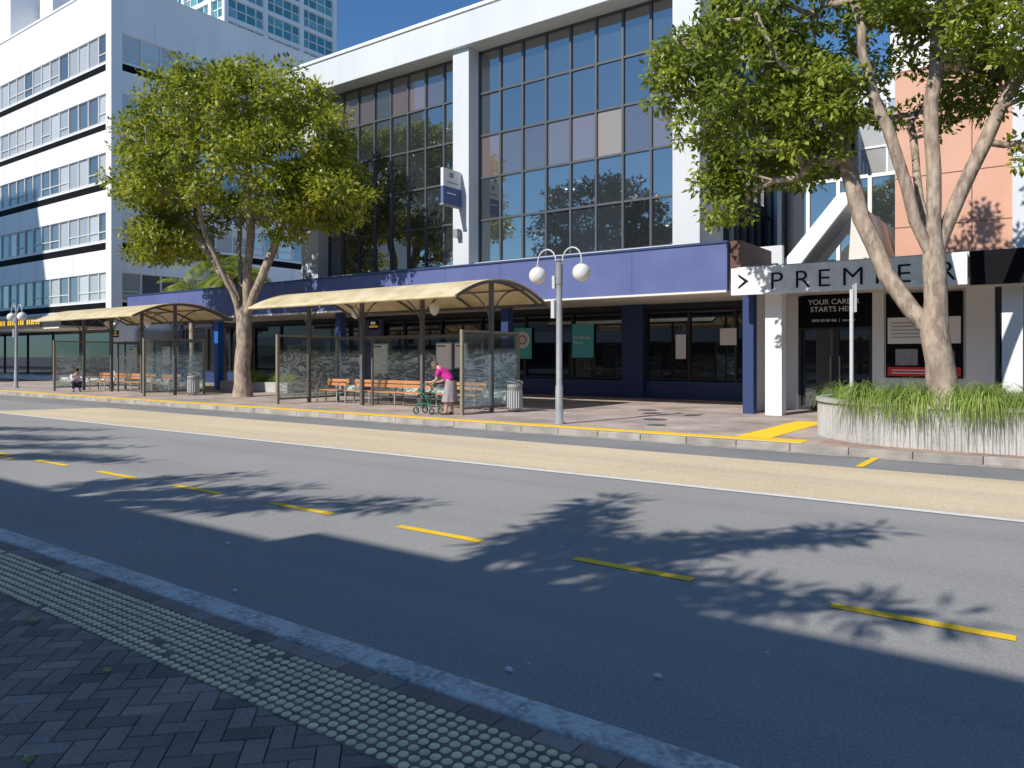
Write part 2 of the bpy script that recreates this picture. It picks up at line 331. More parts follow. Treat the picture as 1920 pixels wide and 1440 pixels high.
def leaf(x,y,z,s,mat):
    a0=random.uniform(0,6.3); pts=[]
    for k in range(10):
        r=s*(1 if k%2==0 else .55); pts.append((x+r*math.cos(a0+k*.628),y+.6*r*math.sin(a0+k*.628),z+random.uniform(0,.25)*s))
    g.add(pts,[tuple(range(10))],mat)
for (x,y,s) in [(-5.0,2.0,.06),(-3.9,1.9,.04),(-3.3,1.3,.04),(-4.6,1.3,.05)]: leaf(x,y,.012,s,M['grass'])
for k in range(70):
    X=random.uniform(-30,0); leaf(X,random.choice([random.uniform(13.7,14.1),random.uniform(13.9,14.13)]),-.112,random.uniform(.02,.05),M['ply'])
for k in range(8): leaf(-12.1+random.uniform(-.25,.25),14.0+random.uniform(-.15,.1),-.11,.07,M['ply'])
for k in range(60): leaf(random.uniform(-24,-5),random.uniform(14.9,20),.012,random.uniform(.015,.035),M['ply'])
for k in range(45): leaf(random.uniform(-14,2),random.uniform(3,9),-.118,random.uniform(.008,.02),M['posterw'])
g.make('fallen_leaves')
g=Geo()
for (x,y,r) in [(-2.45,3.35,.022),(-1.75,3.75,.02),(-4.9,3.3,.018),(-6.2,4.1,.02)]:
    g.ball((x,y,-.115),r,M['posterw'],7,5,None,1.3,.8,.6)
g.make('pebbles')
# ---------------------------------------------------------------- trees
def grow_tree(name,base,chains,lobes,nleaf,leaf,base_r,leafmat_,clip=None,clumpr=.5,exp=.46,flat=.6,minr=.012,narrow=.24):
    par=empty(name); base=np.array(base,float)
    nodes=[base.copy()]; pa=[-1]; lab={'base':0}
    for (st,pts,nm) in chains:
        cur=lab[st]
        for p in pts:
            q=base+np.array(p,float); p0=nodes[cur]; d=np.linalg.norm(q-p0); k=max(1,int(d/.45))
            for i in range(1,k+1):
                pos=p0+(q-p0)*i/k
                if i<k: pos=pos+rng.normal(0,.035,3)
                nodes.append(pos); pa.append(cur); cur=len(nodes)-1
        lab[nm]=cur
    cl=[]
    for (cx,cy,cz,rx,ry,rz,n,sh) in lobes:
        k=0; tries=0
        while k<n and tries<n*30:
            tries+=1
            v=rng.normal(0,1,3); v/=np.linalg.norm(v); r=(sh**3+(1-sh**3)*rng.random())**(1/3)
            p=base+np.array([cx,cy,cz])+v*r*np.array([rx,ry,rz])
            if clip and not clip(p): continue
            if cl and min(np.linalg.norm(p-q) for q in cl)<clumpr*.62: 
                if rng.random()<.8: continue
            cl.append(p); k+=1
    N=np.array(nodes)
    order=sorted(range(len(cl)),key=lambda i:np.min(np.linalg.norm(N-cl[i],axis=1)))
    lastt=[]
    for i in order:
        p=cl[i]; A=np.array(nodes); dd=A-p; dist=np.linalg.norm(dd,axis=1)+np.maximum(0,dd[:,2])*1.2; dist[:3]+=9
        j=int(np.argmin(dist)); p0=nodes[j]; d=np.linalg.norm(p-p0); k=max(2,int(d/.35)); cur=j
        mid=(p+p0)/2+rng.normal(0,.10*d,3)+np.array([0,0,-.08*d])
        for s_ in range(1,k+1):
            t=s_/k; pos=(1-t)**2*p0+2*t*(1-t)*mid+t*t*p
            nodes.append(pos); pa.append(cur); cur=len(nodes)-1
        lastt.append(cur)
    cnt=np.zeros(len(nodes))
    for t in lastt: cnt[t]+=1
    for i in range(len(nodes)-1,0,-1): cnt[pa[i]]+=max(cnt[i],.3)
    rt=base_r/(cnt[0]**exp); R=np.maximum(rt*np.maximum(cnt,.5)**exp,minr)
    ch=[[] for _ in nodes]
    for i in range(1,len(nodes)): ch[pa[i]].append(i)
    g=Geo(); stack=[(0,None)]
    while stack:
        st,pr=stack.pop(); pts=[];rr=[]
        if pr is not None: pts.append(nodes[pr]); rr.append(R[st]*1.05)
        cur=st
        while True:
            pts.append(nodes[cur]); rr.append(R[cur])
            if not ch[cur]: break
            c=sorted(ch[cur],key=lambda k:-cnt[k])
            for o in c[1:]: stack.append((o,cur))
            cur=c[0]
        if len(pts)>1:
            if st==0: rr[0]*=1.35; rr[1]*=1.12
            g.tube(pts,rr,M['bark'],10 if rr[0]>.06 else 5)
    g.make('trunk_and_limbs',par)
    cl=np.array(cl); n=len(cl); sz=rng.uniform(.65,1.3,n)
    cnts=(nleaf*sz**2).astype(int); idx=np.repeat(np.arange(n),cnts); T=len(idx)
    off=rng.normal(0,1,(T,3)); ln=np.linalg.norm(off,axis=1,keepdims=True); off=off/ln*(rng.random((T,1))**.5)
    P=cl[idx]+off*np.array([1,1,flat])*clumpr*sz[idx][:,None]
    D=off+rng.normal(0,.6 if narrow>.2 else .25,(T,3)); D[:,2]-=.25; D/=np.linalg.norm(D,axis=1,keepdims=True)
    U=rng.normal(0,.55,(T,3)); U[:,2]+=1; U[:,1]-=.35; Sd=np.cross(D,U); Sd/=np.linalg.norm(Sd,axis=1,keepdims=True)+1e-9
    Ln=leaf*rng.uniform(.7,1.25,(T,1)); W=Ln*narrow
    nrm=np.cross(Sd,D)
    V=np.stack([P,P+D*Ln*.5+Sd*W+nrm*Ln*.06,P+D*Ln,P+D*Ln*.5-Sd*W+nrm*Ln*.06],1)
    npmesh('crown_leaves',V,T,leafmat_,par)
    return par
grow_tree('broadleaf_tree',(-26.2,18.0,0),[
 ('base',[(0.02,0,1.6),(.05,.05,3.1)],'fork'),
 ('fork',[(-.5,-.1,4.3),(-1.5,-.3,5.6),(-2.8,-.5,6.9),(-4.2,-.6,8.0)],'a'),
 ('fork',[(.15,.1,4.6),(.1,.3,6.3),(-.3,.4,8.4),(-.2,.2,10.8)],'b'),
 ('fork',[(.9,.2,4.6),(1.6,.4,6.2),(2.5,.6,8.0),(3.4,.8,9.6)],'c'),
 ('fork',[(-.1,-.6,4.4),(-.4,-1.4,6.4),(-.2,-2.1,8.6)],'d'),
 ('fork',[(-.8,.5,4.6),(-2,1.2,6.3),(-2.5,1.8,8.8)],'e')],
 [(-.3,-.3,9.2,6.0,3.5,3.7,235,.76),(-.3,-.3,8.8,5.2,3.0,2.6,35,.1),(-4.9,-.6,6.5,2.0,1.8,1.2,38,.3),(4.3,.4,7.3,2.1,1.6,1.6,42,.3),(-.9,-.5,11.5,3.3,2.5,1.7,50,.3),(2.2,-.6,10.6,2.6,2.0,1.4,30,.3),(-4.4,-1,9.2,2.4,2,1.6,28,.3)],
 130,.21,.30,M['leafL'],clip=lambda p:(p[1]<21.2 and p[2]>5.4 and (p[2]>7.3 or abs(p[0]+26.4)>2.4)),clumpr=.60)
grow_tree('broadleaf_tree',(-1.9,17.0,.6),[
 ('base',[(-.03,0,.9),(-.12,0,1.45)],'fork'),
 ('fork',[(-.10,.06,2.1),(-.14,.1,2.9)],'b1'),
 ('fork',[(-.55,.1,1.95),(-1.02,.15,2.7),(-1.5,.2,3.9),(-1.8,.2,5.2),(-2.2,.2,6.6)],'a'),
 ('b1',[(-.14,.1,4.2),(-.2,.15,5.6),(-.1,.2,7.2),(.1,.2,9.0)],'b'),
 ('b',[(.2,.2,10)],'b2'),
 ('b1',[(-.45,-.15,3.7),(-.75,-.3,5.0),(-1.2,-.5,6.6),(-1.5,-.6,8.2)],'c'),
 ('b1',[(.25,.3,4.1),(.7,.45,5.2),(1.2,.5,6.3),(1.9,.6,7.3)],'d'),
 ('b1',[(-.35,.6,3.8),(-.6,1.2,4.9),(-.8,1.8,6.2)],'e')],
 [(-3.9,-.1,7.2,1.9,1.9,1.9,100,.4),(-5.2,-.2,7.6,1.0,.9,1.0,20,.2),(-4.2,-.2,4.75,.8,.8,.75,18,.2),(-3.0,-.1,5.4,1.5,1.4,.7,32,.2),(-1.5,.2,8.6,3.0,2.2,1.3,80,.3),(1.3,.2,7.2,1.5,1.5,1.3,50,.3),(2.7,.2,6.4,1.4,1.5,1.6,42,.3),(-.6,1.9,6.9,2.0,1.0,1.2,24,.2),(-1.6,-.6,6.3,.8,.8,.6,12,.2),(.1,.4,9.8,3.6,2.6,1.5,55,.3),(1.7,.6,5.0,.6,.6,.4,8,.2)],
 115,.165,.26,M['leafR'],clumpr=.40,exp=.42)
def shadetree(x,y,targets):
    lob=[]; ch=[('base',[(0,0,2.5),(0,.1,4.6)],'f')]
    for i,(sx,sy,z,r,n) in enumerate(targets):
        h=z+.13; cx=sx-.25*h-x; cy=sy-1.25*h-y
        lob.append((cx,cy,z,r,r*.75,r*.5,n,.1))
        ch.append(('f',[(cx*.35,cy*.3,4.6+(z-4.6)*.6),(cx*.8,cy*.8,z-.15)],'t%d'%i))
    grow_tree('broadleaf_tree',(x,y,0),ch,lob,26,.36,.16,M['leafD'],clumpr=.18,exp=.42,narrow=.08)
def frond(x0,y0,x1,y1,z,n=5,r0=.3):
    return [(x0+(x1-x0)*i/(n-1),y0+(y1-y0)*i/(n-1),z,r0*(1-.75*i/(n-1))+.02,max(1,int(5*(1-.65*i/(n-1))))) for i in range(n)]
shadetree(-5.3,-3.2,frond(-3.9,6.3,-4.4,7.9,7,6,.3)+frond(-3.3,6.0,-1.5,8.2,7,8,.26)+frond(-2.5,5.4,-.7,5.7,6.7,5,.22)+[(-3.9,5.7,7,.4,7),(-3.3,5.6,7,.35,6),(-2.6,5.3,6.8,.3,4)])
shadetree(-11.5,-3.4,frond(-8.3,5.0,-6.1,6.4,7,7,.2)+frond(-9.4,5.0,-8.2,6.3,7,5,.18)+frond(-10.6,5.0,-9.7,6.5,7,5,.2))
shadetree(-19.5,-3.4,frond(-14.6,5.8,-12.4,6.5,7,6,.22)+frond(-16.4,6.2,-14.4,7.3,7,5,.25)+frond(-18.6,6.6,-16.2,7.9,7,6,.28)+frond(-21,7.2,-18.4,8.6,7,6,.3))
grow_tree('broadleaf_tree',(-39,-25,0),[('base',[(0,0,5),(0,0,8)],'f'),('f',[(-3,0,12),(-4.5,0,15)],'a'),('f',[(3,0,12),(4.5,0,15)],'b'),('f',[(0,0,13),(0,0,18)],'c')],
 [(0,0,14.5,7.5,6,6,230,.5)],70,.55,.6,M['leafD'],clumpr=1.15)
def palm(x,y,h,R,n):
    par=empty('palm_tree'); g=Geo()
    pts=[(x+.05*math.sin(i*.9),y,h*i/8) for i in range(9)]; g.tube(pts,[.2,.17,.16,.15,.15,.14,.14,.13,.16],M['bark'],9); g.make('trunk',par)
    V=[]
    for k in range(n):
        az=k*2.399+random.uniform(-.2,.2); e0=random.uniform(.1,1.15); L=R*random.uniform(.85,1.1)
        p=Vector((x,y,h)); dirh=Vector((math.cos(az),math.sin(az),0)); side=Vector((-dirh.y,dirh.x,0)); seg=16; e=e0
        for s_ in range(seg):
            e-=1.7/seg; d=dirh*math.cos(e)+Vector((0,0,math.sin(e))); q=p+d*(L/seg)
            up=side.cross(d)
            V.append([p-side*.02,q-side*.02,q+side*.02,p+side*.02])
            wl=L*.28*math.sin(math.pi*(s_+1.5)/(seg+2.5))
            for sg in (-1,1):
                for sub in (0,.5):
                    a=p+(q-p)*sub; tip=a+side*sg*wl+d*wl*.6+up*wl*.12-Vector((0,0,wl*.35))
                    V.append([a,a+d*.03,tip,a-d*.03])
            p=q
    V=np.array([[tuple(v) for v in q] for q in V]); npmesh('fronds',V,len(V),M['leafR'],par)
palm(-36.2,23.6,6.3,2.8,24); palm(-33.4,22.8,5.6,2.0,18); palm(-40.5,24.5,5.4,2.2,18)
# ---------------------------------------------------------------- facades
def grid(gf,gp,o,u,n,a0,a1,z0,z1,nc,nr,fw,fd,fm,panefn,jit=.004,inset=.0):
    w_=(a1-a0)/nc; h_=(z1-z0)/nr
    for i in range(nc+1):
        gf.obox(o,u,n,a0+i*w_-fw/2,a0+i*w_+fw/2,inset-.02,inset+fd,z0,z1,fm)
    for j in range(nr+1):
        for i in range(nc):
            gf.obox(o,u,n,a0+i*w_+fw/2,a0+(i+1)*w_-fw/2,inset-.02,inset+fd*.8,z0+j*h_-fw/2,z0+j*h_+fw/2,fm)
    for i in range(nc):
        for j in range(nr):
            c=[random.uniform(-jit,jit) for _ in range(3)]
            P=lambda a,z,b:(o[0]+u[0]*a+n[0]*(inset+b),o[1]+u[1]*a+n[1]*(inset+b),z)
            A0,A1,Z0,Z1=a0+i*w_+.003,a0+(i+1)*w_-.003,z0+j*h_+.003,z0+(j+1)*h_-.003
            gp.quad([P(A0,Z0,c[0]),P(A1,Z0,c[0]+c[1]),P(A1,Z1,c[0]+c[1]+c[2]),P(A0,Z1,c[0]+c[2])],panefn(i,j))
FY=((1,0),(0,-1)); FX=((0,1),(1,0))
B=empty('office_building'); g=Geo(); p=Geo()
g.box(-27.2,-26.1,21.65,22.4,4.74,13.0,M['conc']); g.box(-18.43,-17.66,21.65,22.4,4.74,13.0,M['conc']); g.box(-9.63,-8.75,21.65,23.6,4.74,13.0,M['conc'])
g.box(-28.1,-8.45,21.45,45,13.0,14.22,M['conc']); g.box(-28.16,-8.39,21.39,45.06,14.22,14.36,M['white'])
g.box(-27.1,-8.95,22.4,44.9,4.6,12.99,M['dark'])
g.box(-26.1,-18.43,21.9,22.4,4.74,5.06,M['conc']); g.box(-17.66,-9.63,21.9,22.4,4.74,5.06,M['conc'])
g.make('frame_and_roof',B,bevel=.02)
g=Geo()
def pf1(i,j):
    if j==4: return M['glass_pink'] if (i+1)%4 else M['glass']
    return M['glass']
def pf2(i,j):
    if j==2: return M['glass_tan'] if i==5 else M['glass_pink']
    if j==3 and i==7: return M['glass_pink']
    return M['glass']
grid(g,p,(0,22.3),*FY,-26.1,-18.43,5.1,12.98,8,5,.075,.07,M['mull'],pf1)
grid(g,p,(0,22.3),*FY,-17.66,-9.63,5.1,12.98,8,5,.075,.07,M['mull'],pf2)
grid(g,p,(-8.93,0),*FX,23.7,29.3,5.3,12.9,7,5,.07,.06,M['mull'],lambda i,j:M['glass'])
g.box(-9.0,-8.6,29.3,30.1,4.6,12.99,M['conc'])
grid(g,p,(-8.93,0),*FX,30.1,38,5.3,12.9,8,5,.07,.06,M['mull'],lambda i,j:M['glass'])
g.make('mullions',B); p.make('window_panes',B)
g=Geo()
g.box(-39.6,-7.42,20.3,20.5,3.42,4.72,M['blue']); g.box(-39.62,-7.40,20.26,20.56,4.72,4.78,M['blue2']); g.box(-39.5,-7.5,20.5,26.5,4.0,4.6,M['dark'])
x=-39.6
while x<-8: g.box(x,x+.012,20.296,20.3005,3.43,4.71,M['blue2']); x+=2.44
g.box(-39.6,-7.42,20.24,20.52,3.36,3.418,M['cream'])
g.box(-39.5,-7.5,20.52,26.45,3.58,3.98,M['cream'])
g.box(-7.40,-7.1,20.45,23.2,3.98,4.78,M['brown'])
g.make('awning',B)
g=Geo(); p=Geo()
for cx in (-7.06,-15.5,-24.0,-32.6): g.box(cx-.15,cx+.15,20.95,21.25,0,3.58,M['blue2'] if cx>-30 else M['bluebr'])
g.box(-45,-7.35,26.62,44,0,3.99,M['black']); 
g.box(-45,-7.35,26.42,26.6,0,.72,M['blue2']); g.box(-45,-7.35,26.42,26.6,3.3,3.58,M['dark'])
grid(g,p,(0,26.5),*FY,-44.4,-13.75,.72,3.3,13,1,.09,.1,M['dark'],lambda i,j:M['shopglass'],jit=.006)
g.box(-13.75,-12.85,26.2,26.5,0,3.58,M['blue2'])
grid(g,p,(0,26.5),*FY,-12.85,-7.6,.72,3.3,3,1,.09,.1,M['dark'],lambda i,j:M['shopglass'],jit=.006)
g.box(-7.35,-7.12,21.6,26.7,0,3.97,M['white'])
g.box(-28.5,-26.9,26.2,26.42,0,3.4,M['blue'])
g.box(-45.4,-27.3,26.7,44,3.99,4.7,M['conc'])
g.make('shopfront',B); p.make('shop_glazing',B)
g=Geo()
def poster(x0,x1,z0,z1,mat,y=26.38): g.box(x0,x1,y,y+.02,z0,z1,mat)
RX=Matrix.Rotation(RAD(90),3,'X')
poster(-19.0,-18.1,1.5,2.8,M['teal'])
g.lathe((-18.55,26.372,2.3),[(.36,0),(.36,.006),(.001,.006)],M['posterw'],24,False,1,1,RX)
g.lathe((-18.55,26.362,2.3),[(.2,0),(.2,.003),(.15,.003),(.15,0)],M['red'],24,False,1,1,RX)
poster(-16.1,-15.1,1.55,2.9,M['teal'])
poster(-11.6,-11.2,1.5,2.4,M['posterw']); poster(-9.9,-9.3,2.0,2.6,M['posterw'])
g.make('window_posters',B)
text('poster_text',B,"the North\nShore",(-16.05,26.36,2.3),.2,M['txtw'])
g=Geo(); g.box(-18.1,-17.98,20.6,21.6,7.75,8.4,M['posterw']); g.box(-18.1,-17.98,20.6,21.6,7.12,7.748,M['blue']); g.box(-18.13,-17.95,20.57,21.62,7.06,7.118,M['grey'])
g.box(-18.07,-18.01,21.6,21.66,7.2,7.28,M['grey']); g.box(-18.07,-18.01,21.6,21.66,8.2,8.28,M['grey'])
g.box(-17.977,-17.972,20.95,21.15,8.1,8.28,M['grey']); g.box(-17.977,-17.972,20.8,21.4,7.9,7.94,M['grey']); g.box(-17.977,-17.972,20.8,21.3,7.5,7.54,M['txtw'])
g.box(-18.2,-18.0,21.4,21.62,6.0,6.3,M['grey'])
sg=empty('projecting_sign'); g.make('sign_box',sg)
# white office tower left
B=empty('white_office_building'); g=Geo(); p=Geo()
g.box(-100,-45.9,22.8,49.8,0,23.9,M['whitefar'])
for (o,(u,n),a0,a1) in (((0,22.5),FY,-100,-45.6),((-45.6,0),FX,22.5,50)):
    L_=a1-a0; 
    for k,zb in enumerate((4.65,8.25,11.85,15.4,19.0)):
        g.obox(o,u,n,a0,a1-(0.001 if n==(0,-1) else 0),-.3,-.05,zb-.2,zb+.2,M['black'])
        g.obox(o,u,n,a0,a1,-.3,-.06,zb+.2,zb+.34,M['whitefar'])
        g.obox(o,u,n,a0,a1,-.3,.0,zb+2.0,zb+(3.35 if k<4 else 5.0),M['whitefar'])
        nc=int(L_/1.3)
        grid(g,p,o,u,n,a0+.5,a1-.5,zb+.34,zb+2.0,nc,1,.09,.08,M['silver'],lambda i,j:M['glassw'],jit=.008,inset=-.12)
        for i in range(0,nc,1):
            if random.random()<.6:
                w_=(L_-1)/nc; g.obox(o,u,n,a0+.5+i*w_+.05,a0+.5+(i+1)*w_-.05,-.1,-.06,zb+.34+.5,zb+.34+.56,M['silver'])
        for i in range(1,int(L_/2.6)): g.obox(o,u,n,a0+2.6*i,a0+2.6*i+.02,-.001,.003,zb+2.02,zb+3.33,M['grey'])
g.box(-46.1,-45.45,22.35,23.0,4.4,24.2,M['whitefar'])
g.box(-100,-45.55,22.45,50,24.0,24.15,M['white'])
g.box(-96,-60,26,40,24.15,28.5,M['whitefar']); g.box(-59,-57,24,26,24.15,30,M['white']); g.box(-66,-64,24,26,24.15,30,M['white'])
g.box(-100,-45.55,22.44,22.8,3.9,4.43,M['whitefar']); 
for i in range(14): 
    x0=-99+i*3.8; g.box(x0,x0+3.4,22.6,22.79,.4,3.3,M['shopglass'])
for i in range(6): 
    y0=24+i*3.8; g.box(-45.88,-45.7,y0,y0+3.2,1.2,3.2,M['glassw'])
g.box(-100,-45.5,19.6,22.43,3.35,3.8,M['dark']); g.box(-100,-48,19.55,19.598,3.3,3.95,M['dark'])
for i in range(60): 
    if i%9!=8: g.box(-66+i*.3,-66+i*.3+random.uniform(.12,.22),19.53,19.548,3.48,3.76,M['yellow'])
g.box(-70,-46,19.7,22.4,3.2,3.34,M['cream'])
g.make('structure',B); p.make('windows',B)
B=empty('apartment_tower'); g=Geo(); p=Geo()
g.box(-120,-85.9,56.6,74,0,70,M['whitefar'])
for (o,(u,n),a0,a1) in (((0,56.3),FY,-120,-85.6),((-85.6,0),FX,56.3,74)):
    nc=int((a1-a0)/2.9)
    for k in range(8,23):
        z=k*2.95
        g.obox(o,u,n,a0,a1,-.3,.1,z,z+.55,M['whitefar'])
        grid(g,p,o,u,n,a0+.2,a1-.2,z+.55,z+2.95,nc*2,2,.16,.1,M['silver'],lambda i,j:M['glassteal'],inset=-.15)
    for i in range(0,nc+1,2):
        g.obox(o,u,n,a0+i*(a1-a0)/nc-.3,a0+i*(a1-a0)/nc+.3,-.29,.25,20,70,M['whitefar'])
g.make('structure',B); p.make('windows',B)
# shop building
B=empty('shop_building'); g=Geo(); p=Geo()
g.box(-7.2,-1.72,20.0,20.15,3.24,3.96,M['marble']); g.box(-1.68,6,19.98,20.15,3.22,3.98,M['black']); g.box(-7.1,6,20.15,23.5,3.42,3.86,M['cream'])
g.box(-7.1,6,20.16,24,3.87,4.0,M['conc'])
g.box(-6.52,-6.08,20.75,21.15,0,3.42,M['white']); g.box(-1.1,-.7,20.75,21.15,0,3.42,M['white'])
g.box(-7.1,-6.4,23.5,23.8,0,3.42,M['white']); g.box(-4.35,-4.05,23.5,23.8,0,3.42,M['white']); g.box(-4.05,-2.05,23.56,23.8,0,3.42,M['white']); g.box(-2.05,-1.4,23.5,23.8,0,3.42,M['white'])
g.box(-6.4,-4.35,23.7,23.8,0,3.42,M['black']); g.box(-1.4,6,23.5,23.8,0,.6,M['white']); g.box(-1.4,6,23.5,23.8,2.75,3.42,M['dark'])
g.box(-6.4,-4.35,23.52,23.62,2.45,3.38,M['black'])
for x0 in (-6.4,-5.42,-5.33,-4.43): g.box(x0,x0+.08,23.52,23.6,0,2.45,M['dark'])
p.box(-6.3,-5.42,23.6,23.62,.12,2.4,M['doorglass']); p.box(-5.25,-4.43,23.6,23.62,.12,2.4,M['doorglass'])
g.box(-6.32,-4.43,23.53,23.59,0,.12,M['dark']); g.box(-6.32,-4.43,23.53,23.59,2.38,2.45,M['dark'])
for x0 in (-5.47,-5.22): g.tube([(x0,23.45,.8),(x0,23.45,1.6)],.02,M['grey'])
p.box(-1.3,5.9,23.58,23.6,.6,2.75,M['shopglass'])
g.box(-1.38,-1.3,23.48,23.6,.6,2.75,M['dark']); g.box(.4,.48,23.48,23.57,.6,2.75,M['dark'])
g.box(-4.0,-2.12,23.50,23.55,1.0,3.36,M['black']); g.box(-3.95,-2.17,23.48,23.497,1.95,2.68,M['posterw']); g.box(-3.95,-2.17,23.48,23.497,1.05,1.3,M['red'])
g.box(-3.75,-3.2,23.478,23.497,1.35,1.8,M['grey']); g.box(-2.9,-2.3,23.478,23.497,1.4,1.75,M['brown'])
g.make('shop_walls',B); p.make('shop_glazing',B)
LX=[-6.18,-5.56,-5.0,-4.42,-3.68,-3.2,-2.36]
for ch_,lx in zip("PREMIER",LX): text('sign_letter_'+ch_,B,ch_,(lx,19.985,3.35),.64,M['txtk'],sx=1.12,off=-.006)
g=Geo(); g.add([(-7.0,19.99,3.40),(-6.72,19.99,3.6),(-7.0,19.99,3.8),(-7.0,19.99,3.74),(-6.84,19.99,3.6),(-7.0,19.99,3.46)],[(0,1,2,3,4,5)],M['txtk']); g.make('stand_in_mark',B)
text('door_text',B,"YOUR CAREER\nSTARTS HERE",(-5.4,23.505,3.13),.215,M['txtw'],align='CENTER')
text('door_text_small',B,"0800 00 88 466  |  www.pr",(-5.4,23.505,2.62),.11,M['txtw'],align='CENTER')
text('panel_text',B,"PREMIER",(-3.06,23.49,2.82),.17,M['txtw'],align='CENTER',space=1.2)
g=Geo()
for r in range(5): g.box(-3.85,-3.85+random.uniform(.7,1.4),23.474,23.479,2.52-r*.1,2.545-r*.1,M['grey'])
for r in range(2): g.box(-3.85,-3.85+random.uniform(.9,1.4),23.474,23.479,1.2-r*.08,1.225-r*.08,M['txtw'])
g.make('poster_lines',B)
B=empty('salmon_building'); g=Geo(); p=Geo()
g.box(-4.1,-1.1,25.6,40,4.0,10.2,M['salmon']); 
for zz in (5.5,7.0,8.5): g.box(-4.1,-1.1,25.59,25.598,zz,zz+.025,M['salmon_j'])
for xx in (-3.1,-2.1): g.box(xx,xx+.025,25.588,25.597,4.0,10.2,M['salmon_j'])
g.box(-1.09,-.55,25.2,40,4.0,10.4,M['conc']); g.box(-.5,8,26.5,40,4.0,12,M['dark'])
g.box(-4.3,8,26,40,10.4,13.5,M['white']); g.box(-3.1,-1.0,25.1,25.5,10.25,12.6,M['posterw'])
g.box(-8.2,-4.12,27.5,40,4.0,7.6,M['dark'])
grid(g,p,(0,27.4),*FY,-8.1,-4.15,4.6,7.6,4,1,.12,.08,M['white'],lambda i,j:M['glass'])
for (ya,yb) in ((23.9,24.1),(25.9,26.1)):
    A=[(-6.9,4.35),(-6.5,4.35),(-5.1,6.1),(-5.1,6.45),(-5.35,6.45),(-6.9,4.6)]
    g.add([(x_,ya,z_) for x_,z_ in A]+[(x_,yb,z_) for x_,z_ in A],[(0,1,2,3,4,5),(11,10,9,8,7,6)]+[(i,i+6,(i+1)%6+6,(i+1)%6) for i in range(6)],M['white'])
g.quad([(-6.6,24.1,4.55),(-6.6,25.9,4.55),(-5.15,25.9,6.3),(-5.15,24.1,6.3)],M['greyl'])
g.box(-8.2,-6.9,23.6,23.8,4.0,5.0,M['conc']); g.box(-6.9,-1,23.8,23.95,4.0,4.35,M['conc'])
g.add([(-5.1,24,4.2),(-4.2,24,4.2),(-4.2,27,4.2),(-5.1,27,4.2),(-5.0,24,5.9),(-4.6,24,5.9),(-4.6,27,5.9),(-5.0,27,5.9)],Geo.BF,M['cream'])
g.make('walls',B); p.make('windows',B)
text('roof_sign_text',B,"MI",(-2.6,25.08,10.5),.9,M['txtk'],space=1.2)
g=Geo(); g.box(-8.2,8,40.2,60,0,15,M['conc']); bb=empty('background_building'); g.make('walls',bb)
p=Geo();g=Geo(); grid(g,p,(0,40.1),*FY,-8,7,5,14,12,4,.1,.08,M['white'],lambda i,j:M['glassw']); g.make('mullions',bb); p.make('windows',bb)
for (x0,x1,h,y1) in ((-61,-8.3,9.03,-7.0),(-8.3,60,9.4,-7.0),(-95,-62,37,-7.5)):
    B=empty('opposite_building'); g=Geo(); p=Geo()
    g.box(x0+.01,x1-.01,-22,y1,0,h,M['conc'])
    nf=int(h//3.2)
    for k in range(1,nf): 
        z=k*3.4; 
        if z+2.2<h: g.box(x0+1,x1-1,y1,y1+.04,z+.6,z+2.2,M['glassw'])
    g.box(x0+.5,x1-.5,y1,y1+.05,.4,2.9,M['shopglass'])
    g.make('walls',B)
